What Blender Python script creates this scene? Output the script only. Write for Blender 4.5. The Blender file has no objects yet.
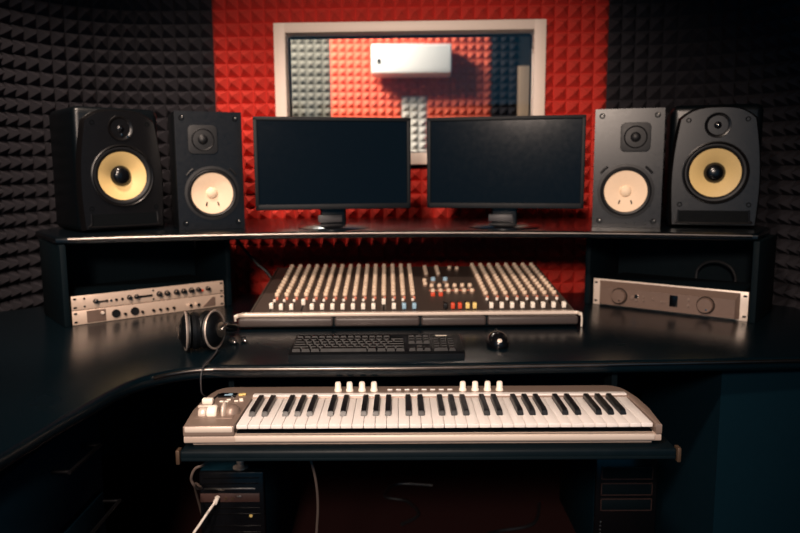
import bpy, bmesh, math, random
from mathutils import Vector, Matrix, Euler
from math import sin, cos, pi, radians, sqrt, atan2, hypot
random.seed(7)
SC = bpy.context.scene
COL = SC.collection

# ------------------------------------------------------------------ materials
def lin(c):
    return tuple((x / 12.92 if x <= .04045 else ((x + .055) / 1.055) ** 2.4) for x in c)

def mat(name, rgb, rough=.5, metal=0., spec=.5, coat=0., coat_rough=.1, noise=60., var=.06, bump=0., emit=None, estr=0.):
    """principled material whose roughness and tone are broken up by procedural noise"""
    m = bpy.data.materials.new(name); m.use_nodes = True
    nt = m.node_tree; b = nt.nodes['Principled BSDF']
    c = lin([v / 255 for v in rgb])
    tc = nt.nodes.new('ShaderNodeTexCoord')
    nz = nt.nodes.new('ShaderNodeTexNoise'); nz.inputs['Scale'].default_value = noise; nz.inputs['Detail'].default_value = 3
    nt.links.new(tc.outputs['Object'], nz.inputs['Vector'])
    mx = nt.nodes.new('ShaderNodeMix'); mx.data_type = 'RGBA'
    mx.inputs[6].default_value = (*[v * (1 - var) for v in c], 1)
    mx.inputs[7].default_value = (*[min(1, v * (1 + var)) for v in c], 1)
    nt.links.new(nz.outputs['Fac'], mx.inputs[0]); nt.links.new(mx.outputs[2], b.inputs['Base Color'])
    mr = nt.nodes.new('ShaderNodeMapRange')
    mr.inputs[3].default_value = max(.01, rough * .85); mr.inputs[4].default_value = min(1, rough * 1.15)
    nt.links.new(nz.outputs['Fac'], mr.inputs[0]); nt.links.new(mr.outputs[0], b.inputs['Roughness'])
    b.inputs['Metallic'].default_value = metal
    b.inputs['Specular IOR Level'].default_value = spec
    b.inputs['Coat Weight'].default_value = coat; b.inputs['Coat Roughness'].default_value = coat_rough
    if bump:
        bp = nt.nodes.new('ShaderNodeBump'); bp.inputs['Strength'].default_value = bump; bp.inputs['Distance'].default_value = .002
        nt.links.new(nz.outputs['Fac'], bp.inputs['Height']); nt.links.new(bp.outputs[0], b.inputs['Normal'])
    if emit:
        b.inputs['Emission Color'].default_value = (*lin([v / 255 for v in emit]), 1); b.inputs['Emission Strength'].default_value = estr
    return m

M = {}
M['foam_black'] = mat('foam_black', (50, 48, 52), .95, spec=.1, noise=200, var=.15, bump=.3)
M['foam_red'] = mat('foam_red', (204, 66, 56), .95, spec=.1, noise=200, var=.12, bump=.3)
M['foam_coral'] = mat('foam_coral', (226, 108, 84), .95, spec=.1, noise=200, var=.1)
M['foam_grey'] = mat('foam_grey', (100, 98, 90), .95, spec=.1, noise=200, var=.1)
M['foam_white'] = mat('foam_white', (200, 195, 185), .95, spec=.1, noise=200, var=.1)
M['wall'] = mat('wall_paint', (26, 28, 34), .9, spec=.1)
M['booth_wall'] = mat('booth_wall', (40, 38, 40), .8)
M['carpet'] = mat('carpet', (44, 24, 24), 1., spec=.05, noise=300, var=.35, bump=.8)
M['frame_white'] = mat('frame_white', (235, 215, 200), .5, var=.03)
M['desk'] = mat('desk_black', (3, 14, 20), .26, spec=.4, noise=3, var=.1)
M['shelf'] = mat('shelf_black', (3, 9, 14), .24, spec=.5, noise=25, var=.2)
M['tray'] = mat('tray_black', (2, 13, 19), .5, spec=.18, noise=25, var=.2)
M['trim'] = mat('edge_trim', (112, 106, 102), .30, metal=1., noise=25, var=.2)
M['lifted_black'] = mat('lifted_black', (0, 23, 33), .8, spec=.08)  # teal lift of the deep shade under the desk, put into the colour
M['panel_black'] = mat('panel_black', (1, 13, 19), .7, spec=.12)
M['cab_black'] = mat('cab_black', (3, 8, 12), .33, spec=.5, noise=140, bump=.05)
M['baffle'] = mat('baffle', (12, 11, 12), .31, spec=.5, noise=140)
M['ns_baffle'] = mat('ns_baffle', (11, 10, 11), .29, spec=.5, noise=90)
M['phones_black'] = mat('phones_black', (5, 7, 10), .4, spec=.4)
M['rubber'] = mat('rubber', (14, 15, 18), .5, spec=.4)
M['gloss_black'] = mat('gloss_black', (10, 11, 14), .22, spec=.5)
M['kevlar'] = mat('kevlar_yellow', (228, 196, 132), .55, noise=400, var=.12, bump=.1)
M['cone_white'] = mat('paper_cone', (236, 208, 178), .7, noise=120, var=.05)
M['cone_cap'] = mat('paper_cap', (240, 214, 184), .65, noise=120, var=.05)
M['chrome'] = mat('chrome', (220, 215, 210), .18, metal=1.)
M['steel'] = mat('steel', (170, 165, 160), .3, metal=1.)
M['steel_soft'] = mat('steel_soft', (190, 176, 166), .45, metal=.6)
M['silver'] = mat('silver_paint', (140, 121, 110), .38, metal=.35, noise=300, var=.05)
M['silver_mid'] = mat('silver_mid', (192, 172, 158), .4, metal=.25, noise=300, var=.05)
M['silver_light'] = mat('silver_light', (222, 206, 192), .35, metal=.2, noise=300, var=.04)
M['alu'] = mat('brushed_aluminium', (226, 200, 180), .42, metal=.4, noise=200, var=.06)
M['alu_dark'] = mat('aluminium_dark', (126, 105, 94), .42, metal=.4, noise=200, var=.06)
M['white_key'] = mat('white_key', (228, 222, 218), .3, var=.015)
M['black_key'] = mat('black_key', (10, 12, 16), .36, spec=.4)
M['mixer_panel'] = mat('mixer_panel', (76, 64, 58), .5, metal=.2, noise=200, var=.08)
M['pad'] = mat('pad_leather', (66, 58, 56), .42, noise=250, bump=.15)
M['knob'] = mat('cream_knob', (226, 200, 174), .4, var=.04)
M['knob_skirt'] = mat('knob_skirt', (120, 96, 80), .5)
M['pink'] = mat('pink_button', (214, 130, 104), .4)
M['red_cap'] = mat('red_cap', (212, 78, 50), .4)
M['yellow_cap'] = mat('yellow_cap', (236, 206, 128), .4)
M['blue_cap'] = mat('blue_cap', (150, 186, 208), .4)
M['white_cap'] = mat('white_cap', (246, 236, 222), .35)
M['screen'] = mat('screen', (7, 9, 12), .12, spec=.35)
M['bezel'] = mat('bezel', (8, 13, 18), .6, spec=.25)
M['label_grey'] = mat('label_grey', (56, 54, 56), .45)
M['keycap'] = mat('keycap', (4, 3, 4), .5, spec=.35)
M['cable_black'] = mat('cable_black', (26, 26, 28), .4)
M['cable_dim'] = mat('cable_dim', (58, 56, 58), .4)
M['cable_grey'] = mat('cable_grey', (92, 80, 74), .4)
M['cable_white'] = mat('cable_white', (225, 215, 205), .4)
M['cable_red'] = mat('cable_red', (70, 16, 14), .4)
M['io_brown'] = mat('io_strip', (62, 42, 38), .5)
M['brass'] = mat('brass', (84, 66, 52), .5, metal=.5, noise=400, var=.4)
M['beige'] = mat('beige_wood', (180, 150, 122), .6)
M['ac_white'] = mat('ac_plastic', (240, 238, 232), .4, var=.01)
M['slot'] = mat('slot_black', (4, 7, 10), .7, spec=.1)
M['screw'] = mat('screw_dark', (20, 20, 22), .3, metal=.6)

def glass():
    m = bpy.data.materials.new('window_glass'); m.use_nodes = True
    b = m.node_tree.nodes['Principled BSDF']
    b.inputs['Transmission Weight'].default_value = 1; b.inputs['Roughness'].default_value = .0
    b.inputs['IOR'].default_value = 1.45; b.inputs['Base Color'].default_value = (.97, .98, .97, 1)
    return m
M['glass'] = glass()

# ------------------------------------------------------------------ mesh helpers
def ident(): return Matrix.Identity(4)

class MB:
    def __init__(s): s.bm = bmesh.new()
    def _add(s, tmp, mtx, mi=0, smooth=False):
        me = bpy.data.meshes.new('tmp')
        for f in tmp.faces: f.material_index = mi; f.smooth = smooth
        tmp.to_mesh(me); tmp.free()
        if mtx is not None: me.transform(mtx)
        s.bm.from_mesh(me); bpy.data.meshes.remove(me)
        return s
    def box(s, c, d, r=0., seg=2, rot=None, mi=0, smooth=None):
        t = bmesh.new(); bmesh.ops.create_cube(t, size=1)
        for v in t.verts: v.co = Vector((v.co.x * d[0], v.co.y * d[1], v.co.z * d[2]))
        if r > 0:
            bmesh.ops.bevel(t, geom=list(t.edges), offset=min(r, min(d) * .49), segments=seg, affect='EDGES', profile=.5)
        m = Matrix.Translation(c)
        if rot is not None: m = m @ Euler(rot).to_matrix().to_4x4()
        return s._add(t, m, mi, r > 0 if smooth is None else smooth)
    def cyl(s, p0, p1, r0, r1=None, seg=20, mi=0, bev=0.):
        p0, p1 = Vector(p0), Vector(p1); r1 = r0 if r1 is None else r1
        L = (p1 - p0).length
        t = bmesh.new(); bmesh.ops.create_cone(t, cap_ends=True, cap_tris=False, segments=seg, radius1=r0, radius2=r1, depth=L)
        if bev:
            es = [e for e in t.edges if abs(e.verts[0].co.z - e.verts[1].co.z) < 1e-6]
            bmesh.ops.bevel(t, geom=es, offset=bev, segments=2, affect='EDGES')
        q = Vector((0, 0, 1)).rotation_difference((p1 - p0).normalized()).to_matrix().to_4x4()
        return s._add(t, Matrix.Translation((p0 + p1) / 2) @ q, mi, True)
    def lathe(s, prof, origin=(0, 0, 0), axis=(0, 0, 1), seg=32, mi=0):
        """prof: (radius, along axis) pairs"""
        t = bmesh.new(); rings = []
        for r, h in prof:
            if r < 1e-5: rings.append([t.verts.new((0, 0, h))])
            else: rings.append([t.verts.new((r * cos(2 * pi * k / seg), r * sin(2 * pi * k / seg), h)) for k in range(seg)])
        for a, b in zip(rings[:-1], rings[1:]):
            for k in range(seg):
                k2 = (k + 1) % seg
                if len(a) == 1 and len(b) == 1: continue
                if len(a) == 1: t.faces.new((a[0], b[k], b[k2]))
                elif len(b) == 1: t.faces.new((a[k], a[k2], b[0]))
                else: t.faces.new((a[k], a[k2], b[k2], b[k]))
        bmesh.ops.recalc_face_normals(t, faces=list(t.faces))
        q = Vector((0, 0, 1)).rotation_difference(Vector(axis).normalized()).to_matrix().to_4x4()
        return s._add(t, Matrix.Translation(origin) @ q, mi, True)
    def prism(s, pts, z0, z1, mtx=None, bev=0., seg=3, mi=0, top_only=False):
        """polygon in xy extruded z0..z1"""
        t = bmesh.new()
        lo = [t.verts.new((p[0], p[1], z0)) for p in pts]; hi = [t.verts.new((p[0], p[1], z1)) for p in pts]
        n = len(pts)
        t.faces.new(lo[::-1]); t.faces.new(hi)
        for k in range(n): t.faces.new((lo[k], lo[(k + 1) % n], hi[(k + 1) % n], hi[k]))
        bmesh.ops.recalc_face_normals(t, faces=list(t.faces))
        if bev:
            es = [e for e in t.edges if abs(e.verts[0].co.z - e.verts[1].co.z) < 1e-6 and (not top_only or e.verts[0].co.z > (z0 + z1) / 2)]
            bmesh.ops.bevel(t, geom=es, offset=bev, segments=seg, affect='EDGES', profile=.5)
        return s._add(t, mtx, mi, False)
    def tube(s, pts, r, seg=10, mi=0, res=10):
        P = [Vector(p) for p in pts]; Q = []
        if len(P) == 2: Q = P
        else:
            for i in range(len(P) - 1):
                p0 = P[max(i - 1, 0)]; p1 = P[i]; p2 = P[i + 1]; p3 = P[min(i + 2, len(P) - 1)]
                for k in range(res):
                    u = k / res
                    Q.append(.5 * ((2 * p1) + (p2 - p0) * u + (2 * p0 - 5 * p1 + 4 * p2 - p3) * u * u + (3 * p1 - p0 - 3 * p2 + p3) * u ** 3))
            Q.append(P[-1])
        t = bmesh.new(); rings = []; up = Vector((0, 0, 1))
        prev = None
        for i, q in enumerate(Q):
            d = (Q[min(i + 1, len(Q) - 1)] - Q[max(i - 1, 0)]).normalized()
            if prev is None:
                a = d.cross(up)
                if a.length < .05: a = d.cross(Vector((1, 0, 0)))
                a.normalize()
            else:
                a = prev - d * prev.dot(d)
                if a.length < 1e-4: a = d.cross(up)
                a.normalize()
            prev = a; b = d.cross(a)
            rings.append([t.verts.new(q + (a * cos(2 * pi * k / seg) + b * sin(2 * pi * k / seg)) * r) for k in range(seg)])
        for A, B in zip(rings[:-1], rings[1:]):
            for k in range(seg): t.faces.new((A[k], A[(k + 1) % seg], B[(k + 1) % seg], B[k]))
        t.faces.new(rings[0][::-1]); t.faces.new(rings[-1])
        bmesh.ops.recalc_face_normals(t, faces=list(t.faces))
        return s._add(t, None, mi, True)
    def build(s, name, mats, parent=None, loc=(0, 0, 0), rot=(0, 0, 0), wn=False):
        me = bpy.data.meshes.new(name); s.bm.to_mesh(me); s.bm.free()
        for m in (mats if isinstance(mats, (list, tuple)) else [mats]): me.materials.append(M[m])
        o = bpy.data.objects.new(name, me); COL.objects.link(o)
        o.location = loc; o.rotation_euler = rot
        if parent: o.parent = parent
        if hasattr(me, 'set_sharp_from_angle'): me.set_sharp_from_angle(angle=radians(40))
        return o

def tag(o, label=None, cat=None, group=None, kind=None):
    if label: o['label'] = label
    if cat: o['category'] = cat
    if group: o['group'] = group
    if kind: o['kind'] = kind
    return o

def thing(name, label, cat, loc=(0, 0, 0), rz=0., group=None):
    o = bpy.data.objects.new(name, None); COL.objects.link(o); o.empty_display_size = .05
    o.location = loc; o.rotation_euler = (0, 0, rz)
    return tag(o, label, cat, group)

def inst(src, parent, loc=None, rot=None):
    c = src.copy(); COL.objects.link(c); c.parent = parent
    if loc is not None: c.location = loc
    if rot is not None: c.rotation_euler = rot
    return c

def struct(o): o['kind'] = 'structure'; return o

# ------------------------------------------------------------------ the room shell
WY, YAW = 2.90, radians(2.6)          # back wall distance and its slight turn
def wl(x, d=0.): return Vector((x, d, 0))
WM = Matrix.Translation((0, WY, 0)) @ Matrix.Rotation(-YAW, 4, 'Z')      # wall frame: x along, y into the wall
WIN = (-.495, .578, 1.228, 1.785)       # window frame outer (wall frame x, z)
RR = .5; XA, XB = -.95, .95
def wall_path():
    pts = [(-1.47, -2.3)]
    pts.append((XA - RR, -RR))
    for k in range(1, 13):
        a = pi - (pi / 2) * k / 12
        pts.append((XA + RR * cos(a), -RR + RR * sin(a)))
    L = pts
    Rr = [(XB - XA - RR + RR + XA, 0)]
    Rr = []
    for k in range(0, 13):
        a = pi / 2 - (pi / 2) * k / 12
        Rr.append((XB + RR * cos(a), -RR + RR * sin(a)))
    Rr.append((1.47, -2.3))
    return L, Rr
LP, RP = wall_path()
H = 2.6
def shell(path, name):
    mb = MB(); n = len(path); t = bmesh.new()
    for a, b in zip(path[:-1], path[1:]):
        vs = [t.verts.new((a[0], a[1], 0)), t.verts.new((b[0], b[1], 0)), t.verts.new((b[0], b[1], H)), t.verts.new((a[0], a[1], H))]
        t.faces.new(vs)
    bmesh.ops.remove_doubles(t, verts=list(t.verts), dist=1e-5)
    bmesh.ops.recalc_face_normals(t, faces=list(t.faces))
    mb._add(t, WM)
    return struct(mb.build(name, 'wall'))
def offset(path, d):      # keep the shell just outside the foam surface line
    out = []
    for i, (x, y) in enumerate(path):
        a, b = path[max(i - 1, 0)], path[min(i + 1, len(path) - 1)]
        tx, ty = b[0] - a[0], b[1] - a[1]; L = hypot(tx, ty)
        out.append((x - ty / L * d, y + tx / L * d))
    return out
wall_left = shell(offset(LP, .03), 'wall_left')
wall_right = shell(offset(RP, .03), 'wall_right')
mb = MB()
x0, x1, z0, z1 = WIN
e = .035
for (ax, bx, az, bz) in ((XA - .02, x0 + e, 0, H), (x1 - e, XB + .02, 0, H), (x0 + e, x1 - e, 0, z0 + e), (x0 + e, x1 - e, z1 - e, H)):
    mb.box(((ax + bx) / 2, .07, (az + bz) / 2), (bx - ax, .10, bz - az))
mb.bm.transform(WM)
wall_back = struct(mb.build('wall_back', 'wall'))

PITCH, DEP = .0528, .047
def foam(cells, name, material, parent, DEP=DEP):
    """cells: list of four corner points + outward normal -> pyramids on a thin backing"""
    t = bmesh.new()
    for (a, b, c, d, n) in cells:
        va = [t.verts.new(p) for p in (a, b, c, d)]
        ap = t.verts.new((a + b + c + d) / 4 + n * DEP)
        for k in range(4): t.faces.new((va[k], va[(k + 1) % 4], ap))
    bmesh.ops.remove_doubles(t, verts=list(t.verts), dist=1e-4)
    me = bpy.data.meshes.new(name); t.to_mesh(me); t.free(); me.materials.append(M[material])
    o = bpy.data.objects.new(name, me); COL.objects.link(o); o.parent = parent
    return struct(o)

def resample(path, step):
    out = [Vector((*path[0], 0))]; acc = 0.
    P = [Vector((*p, 0)) for p in path]
    total = sum((b - a).length for a, b in zip(P[:-1], P[1:]))
    n = int(round(total / step)); step = total / n
    dist = 0; i = 0; pos = P[0].copy(); need = step
    for a, b in zip(P[:-1], P[1:]):
        L = (b - a).length; d = 0
        while L - d >= need - 1e-9:
            d += need; out.append(a + (b - a) * (d / L)); need = step
        need -= (L - d)
    if (out[-1] - P[-1]).length > step * .3: out.append(P[-1])
    return out

ZB = 0.0
NZ = 43
def strip_cells(pts2, z_from=0, z_to=NZ, skip=None):
    cells = []
    for a, b in zip(pts2[:-1], pts2[1:]):
        for k in range(z_from, z_to):
            za, zb = ZB + k * PITCH, ZB + (k + 1) * PITCH
            if skip and skip((a.x + b.x) / 2, (za + zb) / 2): continue
            A, B = Vector((a.x, a.y, za)), Vector((b.x, b.y, za)); C, D = Vector((b.x, b.y, zb)), Vector((a.x, a.y, zb))
            n = (B - A).cross(D - A).normalized()
            if n.y > 0 or (abs(n.y) < .02 and n.x * a.x > 0): n = -n
            q = [WM @ p for p in (A, B, C, D)]
            cells.append((*q, (WM.to_3x3() @ n)))
    return cells
RX0, RX1 = -.752, .828         # the red field
nred = 30
red_pts = [Vector((RX0 + (RX1 - RX0) * k / nred, 0, 0)) for k in range(nred + 1)]
def in_win(x, z): return x0 + .004 < x < x1 - .004 and z0 + .004 < z < z1 - .004
foam(strip_cells(red_pts, skip=in_win), 'acoustic_foam', 'foam_red', wall_back)
lp = resample(LP + [(RX0, 0)], PITCH); rp = resample([(RX1, 0)] + RP, PITCH)
foam(strip_cells(lp), 'acoustic_foam', 'foam_black', wall_left)
foam(strip_cells(rp), 'acoustic_foam', 'foam_black', wall_right)

# floor
mb = MB(); mb.box((0, 2.2, -.02), (4.6, 8.4, .04)); floor = struct(mb.build('floor', 'carpet'))
mb = MB(); mb.box((0, .55, H + .03), (3.3, 5.1, .06)); ceiling = struct(mb.build('ceiling', 'wall'))

# ------------------------------------------------------------------ window and booth behind it
win = bpy.data.objects.new('window_1', None); COL.objects.link(win); win.matrix_world = WM; struct(win)
mb = MB(); fw = .047
y0, dy = -.033, .12
cx, cz = (x0 + x1) / 2, (z0 + z1) / 2
mb.box((x0 + fw / 2, y0 + dy / 2 - .02, cz), (fw, dy, z1 - z0), .004)
mb.box((x1 - fw / 2, y0 + dy / 2 - .02, cz), (fw, dy, z1 - z0), .004)
mb.box((cx, y0 + dy / 2 - .02, z1 - fw / 2 + .004), (x1 - x0 - 2 * fw + .004, dy, fw - .008), .004)
mb.box((cx, y0 + dy / 2 - .02, z0 + fw / 2), (x1 - x0 - 2 * fw + .004, dy, fw), .004)
struct(mb.build('window_frame', 'frame_white', win))
mb = MB(); mb.box((cx, -.012, cz), (x1 - x0 - 2 * fw + .004, .006, z1 - z0 - 2 * fw + .004), rot=(radians(6.8), 0, 0)); struct(mb.build('glass_pane', 'glass', win))
mb = MB()
for sx in (x0 + fw + .003, x1 - fw - .003): mb.box((sx, .020, cz), (.006, .012, z1 - z0 - 2 * fw))
for sz in (z0 + fw + .003, z1 - fw + .001): mb.box((cx, .020, sz), (x1 - x0 - 2 * fw - .014, .012, .007))
struct(mb.build('glazing_bead', 'slot', win))

BY = 5.6
mb = MB(); mb.box((.1, BY + .05, 1.5), (3.4, .1, 3.0)); wall_booth = struct(mb.build('wall_booth', 'booth_wall'))
mb = MB(); mb.box((-1.45, (BY + 3.1) / 2 + .0, 1.5), (.08, BY - 3.2, 3.0)); struct(mb.build('wall_booth_left', 'booth_wall'))
mb = MB(); mb.box((1.75, (BY + 3.1) / 2, 1.5), (.08, BY - 3.2, 3.0)); struct(mb.build('wall_booth_right', 'booth_wall'))
def booth_foam(xa, xb, za, zb, material, p=.060):
    cells = []; nx = max(1, round((xb - xa) / p)); nz = max(1, round((zb - za) / p))
    px, pz = (xb - xa) / nx, (zb - za) / nz
    for i in range(nx):
        for k in range(nz):
            A = Vector((xa + i * px, BY, za + k * pz)); B = A + Vector((px, 0, 0)); C = B + Vector((0, 0, pz)); D = A + Vector((0, 0, pz))
            cells.append((A, B, C, D, Vector((0, -1, 0))))
    return foam(cells, 'acoustic_foam', material, wall_booth, .028)
booth_foam(-1.4, -.53, .9, 2.6, 'foam_grey')
booth_foam(-.53, .02, .9, 2.6, 'foam_coral')
booth_foam(.02, .22, 1.78, 2.6, 'foam_coral')
booth_foam(.02, .22, .9, 1.78, 'foam_white')
booth_foam(.22, .72, .9, 2.6, 'foam_coral')
booth_foam(.72, .92, .9, 2.6, 'foam_black')
mb = MB(); mb.box((.985, BY - .02, 1.0), (.12, .04, 2.0), .004); struct(mb.build('trim_1', 'beige'))

ac = thing('air_conditioner', 'white wall-mounted split air conditioner seen through the window', 'air conditioner', (.095, BY, 1.915))
mb = MB(); mb.prism([(-.045, 0), (-.20, 0.02), (-.21, .06), (-.205, .24), (-.17, .262), (-.045, .262)], -.30, .30,
                    Matrix(((0, 0, 1, 0), (1, 0, 0, 0), (0, 1, 0, 0), (0, 0, 0, 1))), bev=.012)
for v in mb.bm.verts: v.co.z *= .88
mb.build('casing', 'ac_white', ac)
mb = MB(); mb.box((0, -.195, .035), (.50, .012, .03), .003, rot=(.5, 0, 0)); mb.build('louver', 'ac_white', ac)
mb = MB(); mb.box((0, -.022, .13), (.5, .046, .2)); mb.build('wall_mount', 'ac_white', ac)
mb = MB(); mb.box((-.245, -.212, .10), (.022, .006, .035), .002); mb.build('sensor', 'slot', ac)

# ------------------------------------------------------------------ desk
DZ = .75
desk = thing('studio_desk', 'black glossy studio desk with a curved left wing and a pull-out tray', 'desk', (0, 0, 0))
def arc_pts(p0, p1, p2, n=8):     # quadratic curve
    return [((1 - t) ** 2 * p0[0] + 2 * t * (1 - t) * p1[0] + t * t * p2[0], (1 - t) ** 2 * p0[1] + 2 * t * (1 - t) * p1[1] + t * t * p2[1]) for t in [k / n for k in range(n + 1)]]
outline = [(-.69, .55)] + [(-.655, 1.05), (-.632, 1.25)] + arc_pts((-.605, 1.42), (-.575, 1.60), (-.41, 1.603), 10) + [(0, 1.603), (.3, 1.618), (.62, 1.632), (.97, 1.652), (1.30, 1.67), (1.31, 2.28), (1.02, 2.58), (-1.0, 2.58), (-1.33, 2.27), (-1.33, .55)]
mb = MB(); mb.prism(outline, DZ - .032, DZ, bev=.011, seg=4); top = mb.build('desktop', 'desk', desk)
for f in top.data.polygons: f.use_smooth = True
mb = MB(); mb.tube([(x, y - .001, DZ - .008) for x, y in outline[7:19]], .0045, 10, res=2); mb.build('edge_trim', 'trim', desk)
mb = MB(); mb.box((0, 2.52, .55), (1.9, .02, .33)); mb.build('modesty_panel', 'lifted_black', desk)
mb = MB(); mb.box((-1.0, 1.12, .359), (.60, .88, .716)); ped = mb.build('pedestal', 'lifted_black', desk)
for (zc, hh) in ((.595, .19), (.40, .17), (.20, .19)):
    mb = MB(); mb.box((-.688, 1.28, zc), (.024, .46, hh), .004); dr = mb.build('drawer', 'lifted_black', desk)
    if zc > .3:
        mb = MB(); zz = zc + .035 if zc > .5 else zc + .065
        ya, yb = (1.284, 1.424) if zc > .5 else (1.343, 1.506)
        mb.cyl((-.640, ya, zz), (-.640, yb, zz), .004, seg=12)
        for yy in (ya + .004, yb - .004): mb.cyl((-.677, yy, zz), (-.637, yy, zz), .004, seg=12)
        mb.build('handle', 'screw', dr)
mb = MB(); mb.box((1.03, 1.99, .359), (.44, .56, .716)); mb.build('cupboard', 'lifted_black', desk)
# pull-out tray
mb = MB(); mb.box((.055, 1.54, .637), (1.0, .40, .024), .006, 3); tray = mb.build('keyboard_tray', 'tray', desk)
mb = MB()
mb.box((.055, 1.3385, .632), (.99, .005, .006), .001); mb.build('front_lip', 'panel_black', tray)
for sx in (-.447, .557):
    mb = MB(); mb.box((sx, 1.345, .637), (.008, .02, .03), .002); mb.build('corner_bracket', 'brass', tray)
    mb = MB(); mb.box((sx + (.03 if sx < 0 else -.03), 1.70, .682), (.014, .06, .072)); mb.build('slide_rail', 'panel_black', tray)

# ------------------------------------------------------------------ hutch shelf
SZ = 1.016
hutch = thing('monitor_shelf', 'long black curved shelf standing on the desk under the speakers', 'shelf', (0, 2.2, DZ))
def hb(mb, name, m): 
    mb.bm.transform(Matrix.Translation((0, -2.2, -DZ))); return mb.build(name, m, hutch)
front = [(-1.005, 2.035)] + arc_pts((-.97, 2.04), (0, 2.36), (1.03, 2.04), 20)[0:] + [(1.045, 2.035)]
mb = MB(); mb.prism(front + [(1.20, 2.26), (1.22, 2.47), (1.05, 2.66), (.95, 2.79), (-.95, 2.84), (-1.05, 2.68), (-1.20, 2.48), (-1.19, 2.28)], SZ - .022, SZ, bev=.0075, seg=4)
o = hb(mb, 'shelf_board', 'shelf')
for f in o.data.polygons: f.use_smooth = True
yL, yR = radians(38.7), radians(-37.7)
def bay(p0, yaw, w):
    dx = Vector((cos(yaw), sin(yaw), 0)); dyv = Vector((-sin(yaw), cos(yaw), 0))
    R = Matrix(((dx.x, dyv.x, 0, p0[0]), (dx.y, dyv.y, 0, p0[1]), (0, 0, 1, DZ), (0, 0, 0, 1)))
    hgt = SZ - .022 - DZ
    for sx in (-.016, w + .016):
        mb = MB(); mb.box((sx, .12, hgt / 2), (.018, .26, hgt), .003); mb.bm.transform(R); hb(mb, 'side_panel', 'panel_black')
    mb = MB(); mb.box((w / 2, .258, hgt / 2), (w + .012, .014, hgt)); mb.bm.transform(R); hb(mb, 'back_panel', 'panel_black')
mb = MB(); mb.tube([(x, y - .001, SZ - .007) for x, y in front[1:-1]], .0058, 10, res=2); hb(mb, 'edge_trim', 'trim')
bay((-.976, 2.045), yL, .4826)
bay((.654, 2.347), yR, .4826)

# ------------------------------------------------------------------ rack gear (local: front faces -y, x from 0 to w)
RW = .4826
def rack_base(t, h, chassis='panel_black'):
    mb = MB(); mb.box((RW / 2, .115, h / 2), (.432, .21, h - .003), .002); mb.build('chassis', chassis, t)
def screw_holes(t, h, n=2):
    for sx in (.009, RW - .009):
        for sz in (.009, h - .009):
            mb = MB(); mb.box((sx, -.001, sz), (.009, .003, .0055), .0012); mb.build('mounting_slot', 'slot', t)
dyv = Vector((-sin(yL), cos(yL), 0)) * .004
lt = thing('audio_interface', 'light metal rack unit with two round black input sockets, lower of the pair', 'rack unit', (-.976, 2.045, DZ), yL, 'rack units stacked at the left')
h = .044
rack_base(lt, h); mb = MB(); mb.box((RW / 2, .004, h / 2), (RW, .008, h - .001), .0015); mb.build('faceplate', 'alu', lt)
screw_holes(lt, h)
mb = MB(); mb.box((.068, -.0006, h / 2), (.055, .002, h - .008)); mb.build('mesh_panel', 'alu_dark', lt)
for px in (.125, .182):
    mb = MB(); mb.lathe([(0, .001), (.0105, .001), (.0105, .006), (.0125, .006), (.0125, .0)], (px, 0, h * .5), (0, -1, 0), 24); mb.build('input_socket', 'rubber', lt)
mb = MB(); mb.cyl((.085, 0, .030), (.085, -.010, .030), .005, bev=.001); mb.build('knob', 'silver_light', lt)
for px in (.152, .205, .24, .262, .284, .306):
    mb = MB(); mb.cyl((px, .002, .017), (px, -.009, .017), .0042, seg=14, bev=.001); mb.build('button', 'screw', lt)
for px in (.362, .388):
    mb = MB(); mb.cyl((px, .002, .018), (px, -.010, .018), .0055, seg=16, bev=.001); mb.build('jack', 'chrome', lt)
mb = MB(); mb.prism([(.405, .006), (.45, .006), (.45, .036), (.44, .036)], 0, .002, Matrix(((1, 0, 0, 0), (0, 0, -1, 0), (0, 1, 0, 0), (0, 0, 0, 1)))); mb.build('badge', 'alu_dark', lt)

ut = thing('preamplifier', 'light metal rack unit with a row of small dark knobs, upper of the pair', 'rack unit', (-.976, 2.045, DZ + .0445), yL, 'rack units stacked at the left')
rack_base(ut, h); mb = MB(); mb.box((RW / 2, .004, h / 2), (RW, .008, h - .001), .0015); mb.build('faceplate', 'alu', ut)
screw_holes(ut, h)
for sx, sz in ((.036, .010), (.036, .034), (.243, .008), (.243, .036)):
    mb = MB(); mb.cyl((sx, .002, sz), (sx, -.002, sz), .003, seg=12); mb.build('screw', 'screw', ut)
mb = MB(); mb.box((.082, -.002, .020), (.04, .004, .004)); mb.box((.215, -.002, .021), (.05, .004, .006), .001); mb.build('legend_bar', 'slot', ut)
for px, s in ((.068, .0075), (.168, .0075), (.19, .0075), (.262, .009), (.287, .009), (.318, .009), (.342, .009), (.368, .009), (.392, .008), (.425, .0075)):
    mb = MB(); mb.lathe([(0, .015), (s * .75, .015), (s * .85, .004), (s, .003), (s, 0)], (px, 0, .0225), (0, -1, 0), 20)
    k = mb.build('knob', 'rubber', ut)
    mb = MB(); mb.lathe([(0, .0168), (s * .42, .0165), (s * .45, .0145), (0, .0145)], (px - s * .2, 0, .0225 + s * .35), (0, -1, 0), 16); mb.build('knob_cap', 'chrome', k)
mb = MB(); mb.cyl((.405, .002, .019), (.405, -.006, .019), .004, seg=12); mb.build('indicator_lamp', 'red_cap', ut)
for px in (.10, .112, .128, .146):
    mb = MB(); mb.cyl((px, .002, .0205), (px, -.006, .0205), .0038, seg=14, bev=.001); mb.build('button', 'chrome' if px == .112 else 'screw', ut)

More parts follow.
